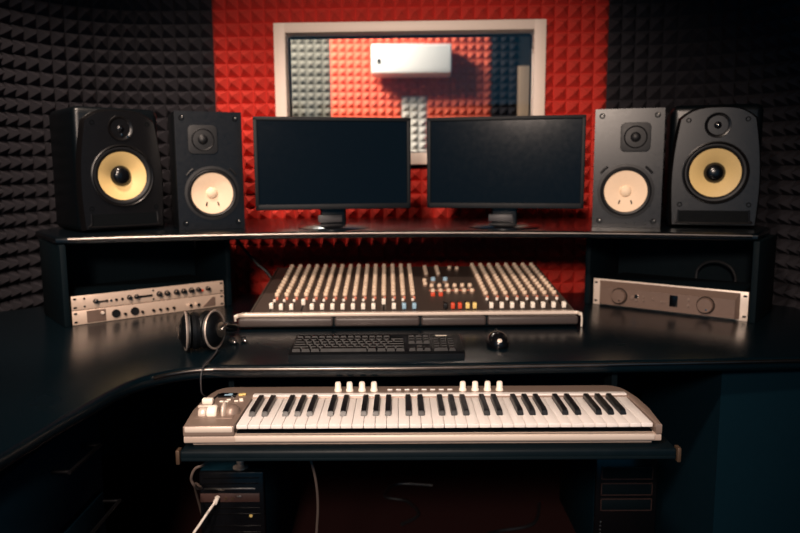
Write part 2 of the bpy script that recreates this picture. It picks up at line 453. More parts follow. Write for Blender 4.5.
rt = thing('power_amplifier', 'silver two-unit rack processor with two big round dials on the right of the desk', 'rack unit', (.654, 2.347, DZ), yR)
h = .0885
mb = MB(); mb.box((RW / 2, .125, h / 2), (.432, .19, h - .006), .002); mb.build('chassis', 'panel_black', rt)
mb = MB(); mb.box((RW / 2, .012, h / 2), (RW, .006, h), .001); mb.build('faceplate', 'silver_light', rt)
for sx in (.009, RW - .009):
    for sz in (.013, h - .013):
        mb = MB(); mb.box((sx, .0085, sz), (.010, .003, .006), .0012); mb.build('mounting_slot', 'slot', rt)
# raised front with sloped top edge
t = bmesh.new()
a0, a1, b0, b1 = .022, RW - .022, .004, h - .004
o4 = [t.verts.new((x, .010, z)) for x, z in ((a0, b0), (a1, b0), (a1, b1), (a0, b1))]
i4 = [t.verts.new((x, -.012, z)) for x, z in ((a0 + .010, b0 + .003), (a1 - .010, b0 + .003), (a1 - .010, b1 - .020), (a0 + .010, b1 - .020))]
t.faces.new(i4); 
for k in range(4): t.faces.new((o4[k], o4[(k + 1) % 4], i4[(k + 1) % 4], i4[k]))
t.faces.new(o4[::-1]); bmesh.ops.recalc_face_normals(t, faces=list(t.faces))
mb = MB(); mb._add(t, None); mb.build('front_panel', 'alu_dark', rt)
for px in (.098, .368):
    mb = MB(); mb.lathe([(0, .016), (.0215, .0155), (.0235, .013), (.0245, .0)], (px, -.012, .040), (0, -1, 0), 36); k = mb.build('dial', 'alu_dark', rt)
    mb = MB(); mb.lathe([(.0245, .0), (.0245, .003), (.0268, .003), (.0268, 0)], (px, -.012, .040), (0, -1, 0), 36); mb.build('dial_ring', 'slot', k)
    mb = MB(); mb.lathe([(0, .0185), (.003, .018), (.004, .0145), (0, .0145)], (px + .006, -.012, .028), (0, -1, 0), 14); mb.build('finger_dimple', 'chrome', k)
mb = MB(); mb.box((.272, -.0125, .042), (.025, .003, .036), .001); mb.build('display', 'screen', rt)
for px, pz, s in ((.142, .040, .006), (.155, .045, .0065), (.155, .033, .0045), (.178, .045, .003), (.178, .034, .003), (.208, .042, .003), (.235, .036, .0035), (.244, .036, .0035), (.317, .052, .004), (.317, .033, .004)):
    mb = MB(); mb.cyl((px, -.010, pz), (px, -.017, pz), s, seg=14, bev=.0008); mb.build('button', 'chrome' if s > .006 else 'silver', rt)

# ------------------------------------------------------------------ speakers
def driver(t, c, R, cone, kind):
    """woofer as separate parts; axis -y; c = centre on the baffle plane"""
    if kind == 'krk':
        mb = MB(); mb.lathe([(R * 1.30, -.004), (R * 1.29, .003), (R * 1.24, .0045), (R * 1.20, .002), (R * 1.19, -.004)], c, (0, -1, 0), 48); mb.build('trim_ring', 'baffle', t)
        mb = MB(); mb.lathe([(R * 1.21, -.002), (R * 1.17, .003), (R * 1.12, .0035), (R * 1.06, .001), (R * 1.0, -.003), (R * .99, -.008)], c, (0, -1, 0), 48); mb.build('surround', 'rubber', t)
        mb = MB(); mb.lathe([(R * 1.0, -.004), (R * .42, -.020), (R * .40, -.022)], c, (0, -1, 0), 48); mb.build('woofer_cone', cone, t)
        mb = MB(); mb.lathe([(R * .43, -.020), (R * .41, -.017), (R * .36, -.009), (R * .25, -.003), (R * .12, -.0005), (0, 0)], c, (0, -1, 0), 36); mb.build('dust_cap', 'gloss_black', t)
    else:
        mb = MB(); mb.lathe([(R * 1.32, -.004), (R * 1.31, .003), (R * 1.18, .004), (R * 1.15, .001)], c, (0, -1, 0), 48); mb.build('woofer_frame', 'rubber', t)
        mb = MB(); mb.lathe([(R * 1.17, .001), (R * 1.10, .004), (R * 1.02, .002), (R * .99, -.004)], c, (0, -1, 0), 48); mb.build('surround', 'rubber', t)
        mb = MB(); mb.lathe([(R * 1.0, -.003), (R * .28, -.014), (R * .27, -.015)], c, (0, -1, 0), 48); k = mb.build('woofer_cone', cone, t)
        mb = MB(); mb.lathe([(R * .29, -.015), (R * .27, -.011), (R * .18, -.006), (0, -.003)], c, (0, -1, 0), 32); mb.build('dust_cap', 'cone_cap', t)
        for sx in (-.28, .28):
            mb = MB(); mb.box((c[0] + R * sx, c[1] + .0085 - .0005, c[2] - R * .52), (.004, .004, .013), .001, rot=(-.2, .3 * (1 if sx < 0 else -1), 0)); mb.build('cone_mark', 'slot', k)

def holed(t, ring, c, r, N):
    """fill a planar ring of vertices leaving a round opening"""
    es = [t.edges.get((ring[k], ring[(k + 1) % N])) or t.edges.new((ring[k], ring[(k + 1) % N])) for k in range(N)]
    n = 48
    hole = [t.verts.new((c[0] + r * cos(2 * pi * k / n), c[1], c[2] + r * sin(2 * pi * k / n))) for k in range(n)]
    es += [t.edges.new((hole[k], hole[(k + 1) % n])) for k in range(n)]
    bmesh.ops.triangle_fill(t, use_beauty=True, use_dissolve=False, edges=es)

def krk(name, label, loc, rz, knobs):
    t = thing(name, label, 'speaker', loc, rz, 'large speakers with yellow cones')
    W, Hh, D = .272, .392, .285
    mb = MB(); mb.box((0, D / 2 + .011, Hh / 2), (W, D - .022, Hh), .022, 4); mb.build('cabinet', 'cab_black', t)
    # contoured baffle: rounded top, slightly barrelled sides, chamfered rim
    n = 14; pts = []
    hw = W / 2
    for k in range(n + 1):          # right side upward
        z = .006 + (Hh - .05) * k / n; u = k / n
        pts.append((hw - .010 - .014 * u ** 2.2 + .009 * sin(pi * u), z))
    top = pts[-1]
    for k in range(1, 12):          # arched top
        u = k / 12; x = top[0] * (1 - 2 * u)
        pts.append((x, top[1] + .036 * (1 - abs(1 - 2 * u) ** 3.2)))
    pts += [(-x, z) for x, z in reversed(pts[:n + 1])]
    t2 = bmesh.new()
    back = [t2.verts.new((x * 1.03, .022, (z - Hh / 2) * 1.01 + Hh / 2)) for x, z in pts]
    mid = [t2.verts.new((x, .004, z)) for x, z in pts]
    frt = [t2.verts.new((x * .965, -.004, (z - Hh / 2) * .975 + Hh / 2)) for x, z in pts]
    N = len(pts)
    for A, B in ((back, mid), (mid, frt)):
        for k in range(N): t2.faces.new((A[k], A[(k + 1) % N], B[(k + 1) % N], B[k]))
    holed(t2, frt, (0, -.004, .176), .092, N); bmesh.ops.recalc_face_normals(t2, faces=list(t2.faces))
    mb = MB(); mb._add(t2, None, 0, False); mb.build('baffle', 'baffle', t)
    driver(t, (0, -.0045, .176), .077, 'kevlar', 'krk')
    c = (0, -.005, .325)
    mb = MB(); mb.lathe([(.040, -.002), (.038, .002), (.031, .0), (.026, -.004), (.0255, -.006), (0, -.006)], c, (0, -1, 0), 40); mb.build('waveguide', 'baffle', t)
    mb = MB(); mb.lathe([(.027, -.004), (.025, -.001), (.012, -.003), (.011, .001), (.006, .0045), (0, .0055)], c, (0, -1, 0), 32); tw = mb.build('tweeter', 'gloss_black', t)
    mb = MB(); mb.lathe([(0, .0072), (.0015, .0068), (.0028, .0045), (0, .0045)], c, (0, -1, 0), 12); mb.build('tweeter_tip', 'chrome', tw)
    # slot port with raised lip
    mb = MB(); mb.prism([(-.098, .016), (.098, .016), (.105, .022), (.105, .056), (-.105, .056), (-.105, .022)], 0, .0062, Matrix(((1, 0, 0, 0), (0, 0, -1, .0018), (0, 1, 0, 0), (0, 0, 0, 1)))); mb.build('bass_port', 'slot', t)
    mb = MB(); mb.tube([(-.104, -.005, .058), (-.105, -.006, .026), (-.098, -.006, .0165), (.098, -.006, .0165), (.105, -.006, .026), (.104, -.005, .058)], .0028, 8, res=5); mb.build('port_lip', 'baffle', t)
    for sx, sz in ((-.086, .342), (.086, .342), (-.102, .075), (.102, .075)):
        mb = MB(); mb.lathe([(0, -.001), (.0045, -.001), (.005, .002), (.0075, .002), (.0082, -.002)], (sx, -.004, sz), (0, -1, 0), 20); mb.build('screw', 'slot', t)
    for sx in knobs:  # highlights beside the tweeter, modelled as small chrome beads
        mb = MB(); mb.lathe([(0, .004), (.003, .0035), (.004, 0)], (sx, -.005, .300 if sx > .01 else .306), (0, -1, 0), 12); mb.build('highlight_dot', 'chrome', t)
    return t

def ns10(name, label, loc, rz, side):
    t = thing(name, label, 'speaker', loc, rz, 'small speakers with white cones')
    W, Hh, D = .212, .380, .195
    mb = MB(); mb.box((0, D / 2 + .016, Hh / 2), (W, D, Hh), .003); mb.build('cabinet', 'cab_black', t)
    t2 = bmesh.new(); a = W / 2 - .0005
    fr = [t2.verts.new(p) for p in ((-a, -.003, .0005), (a, -.003, .0005), (a, -.003, Hh - .0005), (-a, -.003, Hh - .0005))]
    bk = [t2.verts.new((v.co.x, .018, v.co.z)) for v in fr]
    for k in range(4): t2.faces.new((fr[k], fr[(k + 1) % 4], bk[(k + 1) % 4], bk[k]))
    holed(t2, fr, (side * -.004, -.003, .118), .080, 4); bmesh.ops.recalc_face_normals(t2, faces=list(t2.faces))
    mb = MB(); mb._add(t2, None); mb.build('baffle', 'ns_baffle', t)
    driver(t, (side * -.004, -.003, .118), .067, 'cone_white', 'ns')
    c = (side * .020, -.003, .290)
    mb = MB(); s = .046; q = .016
    pl = []
    for (ux, uz) in ((1, 1), (-1, 1), (-1, -1), (1, -1)):
        base = atan2(uz, ux) - pi / 4
        for k in range(6):
            a = base + (pi / 2) * k / 5
            pl.append((ux * (s - q) + q * cos(a), uz * (s - q) + q * sin(a)))
    mb.prism(pl, 0, .005, Matrix(((1, 0, 0, c[0]), (0, 0, -1, c[1]), (0, 1, 0, c[2]), (0, 0, 0, 1))), bev=.001)
    mb.build('tweeter_plate', 'rubber', t)
    mb = MB(); mb.lathe([(.036, .005), (.034, .007), (.028, .002), (.017, .003), (.016, .005), (.009, .010), (0, .012)], c, (0, -1, 0), 36); mb.build('tweeter', 'rubber', t)
    for sx in (-.084, .084):
        for sz in (.022, .358):
            mb = MB(); mb.lathe([(0, -.0005), (.005, -.0005), (.0055, .003), (.0085, .003), (.009, -.001)], (sx, -.003, sz), (0, -1, 0), 20)
            s_ = mb.build('fastener', 'slot', t)
            mb = MB(); mb.lathe([(0, .004), (.0022, .003), (.003, 0)], (sx + .003, -.003, sz + .003), (0, -1, 0), 10); mb.build('fastener_pin', 'steel', s_)
    a = radians(118)
    for k in range(2):
        mb = MB()
        P = [(c[0] * 0 - side * .004 + .098 * cos(radians(d)), -.0035, .118 + .098 * sin(radians(d))) for d in ((36, 45, 54) if k == 0 else (126, 135, 144))]
        mb.tube(P, .004, 8, res=4); mb.build('frame_lug', 'rubber', t)
    return t

krk('speaker', 'large black speaker with a yellow cone at the left end of the shelf', (-.887, 2.262, SZ), radians(41), (.003, .022))
krk('speaker', 'large dark speaker with a yellow cone at the right end of the shelf', (1.006, 2.250, SZ), radians(-17), ())
ns10('bookshelf_speaker', 'smaller black speaker with a white cone, left of the two screens', (-.616, 2.300, SZ), radians(23), -1)
ns10('bookshelf_speaker', 'smaller brown-black speaker with a white cone, right of the two screens', (.734, 2.272, SZ), radians(-15.5), 1)

# ------------------------------------------------------------------ computer screens
def screen(label, loc, rz, dz, cable):
    t = thing('computer_monitor', label, 'monitor', loc, rz, 'computer monitors on the shelf')
    W, Hh = .506, .295; zb = 1.080 - SZ + dz
    mb = MB(); mb.box((0, .028, zb + Hh / 2), (W - .02, .034, Hh - .02), .012, 3); mb.build('back_shell', 'cab_black', t)
    b = .0125
    mb = MB()
    mb.box((0, .008, zb + Hh - b / 2), (W, .020, b), .003); mb.box((0, .008, zb + .009), (W, .020, .018), .003)
    for sx in (-1, 1): mb.box((sx * (W / 2 - b / 2), .008, zb + Hh / 2), (b, .020, Hh - .004), .003)
    mb.build('bezel', 'bezel', t)
    mb = MB(); mb.box((0, .008, zb + Hh / 2 + .003), (W - 2 * b + .002, .008, Hh - b - .017)); mb.build('screen', 'screen', t)
    mb = MB(); mb.box((0, .062, .09), (.085, .022, .165), .006, 3); mb.build('stand_neck', 'cab_black', t)
    mb = MB(); mb.lathe([(0, .016), (.06, .014), (.105, .008), (.118, .003), (.118, 0), (0, 0)], (0, .055, 0.0005), (0, 0, 1), 40); mb.build('stand_base', 'gloss_black', t)
    mb = MB(); mb.box((-.012, .046, .031), (.080, .010, .024), .002); mb.build('stand_plate', 'label_grey', t)
    return t
screen('black computer monitor left of centre on the shelf, switched off', (-.211, 2.285, SZ), radians(11), .0, -1)
screen('black computer monitor right of centre on the shelf, switched off', (.338, 2.285, SZ), radians(-12), .0, 1)

# ------------------------------------------------------------------ mixing desk
mx = thing('mixing_console', 'wide grey mixing console full of cream knobs in the middle of the desk', 'mixer', (0, 2.02, DZ), .018)
SL = atan2(.060, .53); LEN = hypot(.53, .060)
PM = Matrix.Translation((.036, 0, .0435)) @ Matrix.Rotation(SL, 4, 'X')
def P(x, v, hgt=0.): return PM @ Vector((x - .036, v, hgt))
HW = .4715
mb = MB()
mb.prism([(.0, .004), (.0, .042), (.53, .102), (.53, .004)], -HW, HW, Matrix(((0, 0, 1, .036), (1, 0, 0, 0), (0, 1, 0, 0), (0, 0, 0, 1))))
mb.build('chassis', 'panel_black', mx)
mb = MB(); mb.box((0, LEN / 2, -.001), (2 * HW - .004, LEN, .003)); mb.bm.transform(PM); mb.build('control_panel', 'mixer_panel', mx)
for sx in (-1, 1):
    mb = MB(); mb.box((sx * (HW + .002), LEN / 2, -.004), (.006, LEN + .004, .014), .002); mb.bm.transform(PM); mb.build('side_cheek', 'mixer_panel', mx)
# front rail and padded rest
mb = MB()
mb.prism(arc_pts((-.479, -.036), (-.478, -.006), (-.452, .004), 6) + arc_pts((.500, .004), (.526, -.006), (.528, -.036), 6) + [(.518, -.036)] + arc_pts((.517, -.020), (.512, -.018), (.497, -.018), 4) + arc_pts((-.450, -.018), (-.463, -.018), (-.468, -.036), 4), .034, .0445, bev=.003)
mb.tube([(.524, -.034, .042), (.5265, -.036, .030), (.5265, -.036, .002)], .003, 8); mb.tube([(-.475, -.034, .042), (-.4755, -.034, .034), (-.4755, -.034, .026)], .003, 8)
mb.build('front_rail', 'silver_light', mx)
mb = MB(); mb.box((.0245, -.012, .018), (.985, .030, .030), .004); mb.build('rest_base', 'panel_black', mx)
cuts = [-.470, -.193, .058, .251, .519]
for a, b in zip(cuts[:-1], cuts[1:]):
    mb = MB(); mb.box(((a + b) / 2, -.022, .0205), (b - a - .004, .030, .026), .007, 4); mb.build('wrist_pad', 'pad', mx)
left_cols = [-.383 + .0304 * k for k in range(15)]
right_cols = [.272 + .031 * k for k in range(8)]
cols = left_cols + right_cols
def one(name, bm, m, loc, lab=None):
    o = bm.build(name, m, mx); o.location = loc; o.rotation_euler = (SL, 0, 0)
    if lab: o['label'] = lab
    return o
sp = None
for x in cols + [.135, .157, .178, .201, .222]:
    if sp is None:
        b = MB(); b.box((0, 0, 0), (.004, .085, .0016)); sp = one('fader_slot', b, 'slot', P(x, .052, .0008))
    else: inst(sp, mx, P(x, .052, .0008))
def knob_mb(s=1.):
    b = MB(); b.lathe([(0, .0165 * s), (.0060 * s, .0165 * s), (.0070 * s, .015 * s), (.0075 * s, .007 * s)], seg=14)
    b.lathe([(.0075 * s, .007 * s), (.0088 * s, .0045 * s), (.0092 * s, 0)], seg=14, mi=1); return b
proto = None; rest = MB(); count = 0
rows = [.152 + .0362 * k for k in range(11)]
for r, v in enumerate(rows):
    for x in cols:
        if count < 92:
            if proto is None: proto = one('knob', knob_mb(), ('knob', 'knob_skirt'), P(x, v))
            else: inst(proto, mx, P(x, v))
            count += 1
        else:
            t = knob_mb(); t.bm.transform(Matrix.Translation(P(x, v)) @ Matrix.Rotation(SL, 4, 'X'))
            me = bpy.data.meshes.new('t'); t.bm.to_mesh(me); t.bm.free(); rest.bm.from_mesh(me); bpy.data.meshes.remove(me)
# master section knobs
for x, v in [(.098, .40), (.098, .43), (.098, .46), (.098, .49), (.140, .40), (.140, .43), (.140, .46), (.140, .49), (.186, .48), (.212, .47), (.088, .27), (.088, .31)] + [(.108 + .025 * k, .245) for k in range(6)] + [(.108 + .025 * k, .185) for k in range(6)]:
    t = knob_mb(.95); t.bm.transform(Matrix.Translation(P(x, v)) @ Matrix.Rotation(SL, 4, 'X'))
    me = bpy.data.meshes.new('t'); t.bm.to_mesh(me); t.bm.free(); rest.bm.from_mesh(me); bpy.data.meshes.remove(me)
tag(rest.build('knob_rows', ('knob', 'knob_skirt'), mx), kind='stuff')
def cap_mb(): 
    b = MB(); b.box((0, 0, .009), (.0125, .017, .018), .003, 3); return b
cap = None
for k, x in enumerate(cols):
    v = .028
    if k in (3, 11): v = .075
    if k in (0,): v = .040
    mname = 'blue_cap' if k in (13, 14) else 'white_cap'
    lab = 'pale blue fader cap' if k in (13, 14) else None
    if cap is None or mname == 'blue_cap': 
        o = one('fader_cap', cap_mb(), mname, P(x, v), lab)
        if mname == 'white_cap': cap = o
    else: inst(cap, mx, P(x, v))
for x, mname, lab in ((.135, 'rubber', 'black fader cap'), (.157, 'red_cap', 'red fader cap'), (.178, 'red_cap', 'red fader cap'), (.201, 'yellow_cap', 'yellow fader cap'), (.222, 'yellow_cap', 'yellow fader cap')):
    one('fader_cap', cap_mb(), mname, P(x, .026), lab)
def btn_mb(): 
    b = MB(); b.box((0, 0, .004), (.008, .008, .008), .0015); return b
bp = None
for x in cols:
    if bp is None: bp = one('button', btn_mb(), 'pink', P(x + .003, .128))
    else: inst(bp, mx, P(x + .003, .128))
wp = None
for x in cols:
    if wp is None: wp = one('button', btn_mb(), 'white_cap', P(x - .002, .108), 'small white button')
    else: inst(wp, mx, P(x - .002, .108))
for x, v in ((.106, .157), (.131, .157)): 
    b = MB(); b.box((0, 0, .006), (.014, .012, .012), .002); one('button', b, 'red_cap', P(x, v), 'red square button')
for x, v in ((.117, .315), (.158, .315)):
    one('knob', knob_mb(1.1), ('blue_cap', 'knob_skirt'), P(x, v), 'blue knob')
mb = MB(); mb.box((.172 - .036, .216, .0008), (.15, .008, .0015)); mb.bm.transform(PM); mb.build('legend_strip', 'pink', mx)

# ------------------------------------------------------------------ MIDI keyboard
kb = thing('midi_keyboard', 'silver music keyboard with piano keys on the pull-out tray', 'keyboard', (.044, 1.355, .6495), 0)
mb = MB()
def body_outline(ins=0.):
    r = [(-.484 + ins, 0.004 + ins)] + [(-.493 + ins, .10), (-.491 + ins, .17), (-.484 + ins, .215)] + arc_pts((-.478 + ins, .235), (-.468 + ins, .262 - ins), (-.44, .262 - ins), 5)
    r2 = arc_pts((.44, .262 - ins), (.468 - ins, .262 - ins), (.478 - ins, .235), 5) + [(.484 - ins, .215), (.491 - ins, .17), (.493 - ins, .10), (.484 - ins, .004 + ins)]
    return (r + r2)[::-1]
mb.prism(body_outline(.014), 0.0, .010)
mb.prism(body_outline(), .008, .0235, bev=.003)
mb.build('base', 'silver_mid', kb)
KX0, KX1 = -.380, .470; KY0, KY1 = .014, .182        # key bed in local coordinates
mb = MB()
out = body_outline()
lo = [(-.484, .004), (-.382, .004), (-.382, .187)] 
# left control block, right block and rear strip as one U-shaped deck
deck = [(-.484, .002)] + [(-.382, .002), (-.382, .184), (.472, .184), (.472, .002), (.484, .002)] + list(reversed(arc_pts((.44, .262), (.468, .262), (.478, .235), 5) + [(.484, .215), (.491, .17), (.493, .10)])) + list(reversed([(-.493, .10), (-.491, .17), (-.484, .215)] + arc_pts((-.478, .235), (-.468, .262), (-.44, .262), 5)))
mb.prism(deck, .022, .0455, bev=.004, seg=3)
mb.build('deck', 'silver', kb)
mb = MB(); mb.box((.045, .0065, .0175), (.850, .011, .012), .002); mb.build('front_lip', 'silver_light', kb)
mb = MB(); mb.box((.045, .10, .0245), (.850, .165, .003)); mb.build('key_bed', 'slot', kb)
mb = MB(); mb.box((.045, .1935, .0465), (.852, .017, .004), .001); mb.build('key_top_strip', 'white_key', kb)
mb = MB(); mb.box((-.433, .004, .0375), (.098, .006, .013), .003); mb.build('corner_cap', 'silver_light', kb)
ww = (KX1 - KX0) / 36
wkp = None
def white_mb():
    b = MB(); L = KY1 - KY0
    b.box((0, L / 2, 0), (ww - .0008, L, .0085), .0013, 2); return b
for k in range(36):
    x = KX0 + ww * (k + .5)
    if wkp is None: wkp = white_mb().build('white_key', 'white_key', kb, (x, KY0, .03825))
    else: inst(wkp, kb, (x, KY0, .03825))
def black_mb():
    b = MB(); t = bmesh.new()
    L, w, hh = .110, .0137, .0120
    prof = [(0, 0), (.004, hh * .8), (.012, hh), (L, hh), (L, 0)]
    l = [t.verts.new((-w / 2 + (.0012 if z > 0 else 0), y, z)) for y, z in prof]; r = [t.verts.new((w / 2 - (.0012 if z > 0 else 0), y, z)) for y, z in prof]
    t.faces.new(l); t.faces.new(r[::-1])
    for k in range(len(prof)): t.faces.new((l[k], l[(k + 1) % 5], r[(k + 1) % 5], r[k]))
    bmesh.ops.recalc_face_normals(t, faces=list(t.faces))
    bmesh.ops.bevel(t, geom=list(t.edges), offset=.0012, segments=2, affect='EDGES')
    b._add(t, None, 0, True); return b
bkp = None
for oct_ in range(5):
    for pos, off in ((1, -.0016), (2, .0016), (4, -.002), (5, 0), (6, .002)):
        x = KX0 + ww * (oct_ * 7 + pos) + off
        if bkp is None: bkp = black_mb().build('black_key', 'black_key', kb, (x, .062, .0425))
        else: inst(bkp, kb, (x, .062, .0425))
def kk(px): return px - .044
for i, wx in enumerate((-.146, -.119, -.090, -.062, .145, .174, .203, .231)):
    b = MB(); b.lathe([(0, .0215), (.0055, .021), (.0068, .018), (.0072, .006), (.0088, .004), (.009, 0)], seg=18)
    k = b.build('knob', 'white_cap', kb, (kk(wx), .226, .0455))
mb_first = None
for i in range(8):
    x = kk(-.025 + .020 * i)
    b = MB(); b.box((0, 0, .0015), (.012, .005, .003), .001); b.build('button', 'white_key', kb, (x, .228, .0455))
# pitch and modulation wheels, display, slider, small buttons
def wheel(x, y, r, w, m, nm):
    b = MB(); b.lathe([(0, -w / 2), (r * .8, -w / 2), (r, -w / 2 + .003), (r, w / 2 - .003), (r * .8, w / 2), (0, w / 2)], (0, 0, 0), (1, 0, 0), 30); return b.build(nm, m, kb, (x, y, .0455 + r * .35))
mb = MB(); mb.box((-.434, .072, .0462), (.080, .058, .002), .001); mb.build('wheel_well', 'silver', kb)
wheel(-.461, .066, .0125, .016, 'silver_light', 'pitch_wheel'); wheel(-.441, .068, .0155, .021, 'white_cap', 'modulation_wheel')
wheel(-.417, .072, .019, .009, 'silver_light', 'wheel_ring')
b = MB(); b.lathe([(.020, 0), (.019, .008), (.013, .015), (.006, .018), (0, .019)], seg=28); b.build('dome_button', 'silver', kb, (-.405, .080, .0455))
mb = MB(); mb.box((-.466, .172, .0458), (.005, .070, .002), rot=(0, 0, -.10)); mb.build('slider_slot', 'slot', kb)
mb = MB(); mb.box((-.470, .138, .0525), (.024, .014, .013), .003); mb.build('slider_cap', 'white_cap', kb)
mb = MB(); mb.box((-.470, .115, .0480), (.030, .010, .006), .002); mb.build('slider_stop', 'silver_light', kb)
mb = MB(); mb.box((-.440, .195, .0462), (.040, .030, .003), .001); dsp = mb.build('display', 'screen', kb)
mb = MB(); mb.box((-.438, .193, .0482), (.018, .006, .001)); mb.box((-.434, .199, .0482), (.010, .004, .001)); mb.build('readout', 'blue_cap', dsp)
for (x, y) in ((-.410, .196), (-.404, .199)): 
    b = MB(); b.box((0, 0, .002), (.010, .010, .004), .0015); b.build('button', 'yellow_cap', kb, (x, y, .0455))
for (x, y) in ((-.443, .150), (-.432, .150), (-.411, .153), (-.400, .155), (-.430, .162), (-.403, .166)):
    b = MB(); b.box((0, 0, .0015), (.009, .005, .003), .001); b.build('button', 'white_cap', kb, (x, y, .0455))
for sx in (-.43, .43):
    for sy in (.04, .23):
        pass

# ------------------------------------------------------------------ computer keyboard
ck = thing('computer_keyboard', 'black computer keyboard lying on the desk before the mixing console', 'keyboard', (-.058, 1.655, DZ), radians(.6))
mb = MB(); mb.prism([(.0, .0), (.0, .012), (.006, .016), (.15, .026), (.155, .02), (.155, 0)], -.215, .215, Matrix(((0, 0, 1, 0), (1, 0, 0, 0), (0, 1, 0, 0), (0, 0, 0, 1))), bev=.002); mb.build('body', 'phones_black', ck)
KS = atan2(.010, .144)
def keycap(w):
    b = MB(); t = bmesh.new()
    lo = [t.verts.new((sx * w / 2, sy * .0078, 0)) for sx, sy in ((-1, -1), (1, -1), (1, 1), (-1, 1))]
    hi = [t.verts.new((sx * (w / 2 - .002), sy * .0058 + .0006, .0075)) for sx, sy in ((-1, -1), (1, -1), (1, 1), (-1, 1))]
    t.faces.new(hi); t.faces.new(lo[::-1])
    for k in range(4): t.faces.new((lo[k], lo[(k + 1) % 4], hi[(k + 1) % 4], hi[k]))
    bmesh.ops.recalc_face_normals(t, faces=list(t.faces)); b._add(t, None); return b
caps = {}
def key(x, row, w):
    y = .018 + .0192 * row + (.006 if row == 5 else 0); z = .0165 + (y - .006) * .0694
    wk = round(w, 4)
    if wk not in caps: caps[wk] = keycap(w).build('key', 'keycap', ck, (x, y, z), (KS, 0, 0))
    else: inst(caps[wk], ck, (x, y, z))
u = .0185
def row_keys(x, row, widths):
    for w in widths:
        key(x + w * u / 2, row, w * u - .0022); x += w * u
XK = -.208
row_keys(XK, 5, [1] + [1] * 12)
row_keys(XK, 4, [1] * 13 + [2])
row_keys(XK, 3, [1.5] + [1] * 12 + [1.5])
row_keys(XK, 2, [1.75] + [1] * 11 + [2.25])
row_keys(XK, 1, [2.25] + [1] * 10 + [2.75])
row_keys(XK, 0, [1.25, 1.25, 1.25, 6.25, 1.25, 1.25, 1.25, 1.25])
for r in (5, 4, 3): row_keys(.078, r, [1, 1, 1])
row_keys(.078 + u, 1, [1]); row_keys(.078, 0, [1, 1, 1])
for r in (4, 3, 2, 1): row_keys(.139, r, [1, 1, 1])
row_keys(.139, 0, [2, 1])
mb = MB(); mb.box((.166, .118 + .013, .0265), (.03, .003, .001), rot=(KS, 0, 0)); mb.build('status_lights', 'white_cap', ck)

# ------------------------------------------------------------------ mouse
ms = thing('computer_mouse', 'small dark mouse with a bright highlight beside the computer keyboard', 'mouse', (.254, 1.79, DZ))
t = bmesh.new(); bmesh.ops.create_uvsphere(t, u_segments=28, v_segments=18, radius=1)
for v in t.verts:
    z = max(v.co.z, -.25); tp = 1 - .12 * (v.co.y)
    v.co = Vector((v.co.x * .030 * tp, v.co.y * .050, (z + .25) * .030 * (1 + .12 * -v.co.y)))
mb = MB(); mb._add(t, None, 0, True); mb.build('shell', 'gloss_black', ms)
mb = MB(); mb.lathe([(0, -.004), (.007, -.004), (.009, -.002), (.009, .002), (.007, .004), (0, .004)], (0, .026, .030), (1, 0, 0), 18); mb.build('scroll_wheel', 'rubber', ms)
mb = MB(); mb.lathe([(0, .012), (.006, .0105), (.0105, .006), (.012, 0)], (0, -.036, .016), (0, -.75, .66), 20); mb.build('highlight_ball', 'silver_light', ms)  # silver bead standing in for the bright highlight on the shell

# ------------------------------------------------------------------ headphones
hp = thing('headphones', 'black headphones with chrome-ringed ear cups on the left of the desk', 'headphones', (-.515, 1.745, DZ), 0)
def cup(c, axis, nm='ear_cup', flip=1):
    mb = MB(); mb.lathe([(0, .020), (.020, .0195), (.034, .014), (.046, .004), (.048, -.004), (.040, -.010), (0, -.010)], c, axis, 36); o = mb.build(nm, 'phones_black', hp)
    mb = MB(); mb.lathe([(.0465, .0), (.0495, .002), (.0510, .0045), (.0495, .007), (.0455, .006)], c, axis, 40); mb.build('chrome_ring', 'steel_soft', o)
    mb = MB(); mb.lathe([(.018, .019), (.020, .022), (.010, .0235), (0, .024)], c, axis, 28); mb.build('cup_cap', 'steel', o)
    mb = MB(); mb.lathe([(.030, -.008), (.044, -.010), (.049, -.018), (.046, -.028), (.034, -.030), (.026, -.022)], c, axis, 36); mb.build('ear_pad', 'phones_black', o)
cl, cr = (-.028, .0, .052), (.036, .01, .053)
cup(cl, (-.925, -.38, .03)); cup(cr, (.965, -.26, .05))
mb = MB(); mb.tube([(-.050, .03, .062), (-.056, .08, .050), (-.045, .14, .032), (.0, .175, .020), (.05, .16, .020), (.072, .10, .040), (.064, .03, .062)], .0075, 10); mb.build('headband', 'phones_black', hp)
mb = MB()
mb.tube([(-.052, .004, .052), (-.055, .016, .060), (-.051, .030, .063)], .004, 8); mb.tube([(.060, -.004, .054), (.067, .010, .062), (.064, .030, .063)], .004, 8)
mb.build('yoke', 'steel', hp)
mb = MB(); mb.tube([(.052, -.016, .012), (.054, -.04, .006), (.056, -.090, .0050), (.056, -.130, .0050), (.055, -.160, .0030), (.053, -.173, -.012), (.052, -.174, -.040), (.053, -.165, -.062), (.063, -.130, -.082), (.095, -.095, -.0965), (.155, -.085, -.0965)], .0018, 8)
mb.build('cable', 'cable_dim', hp)
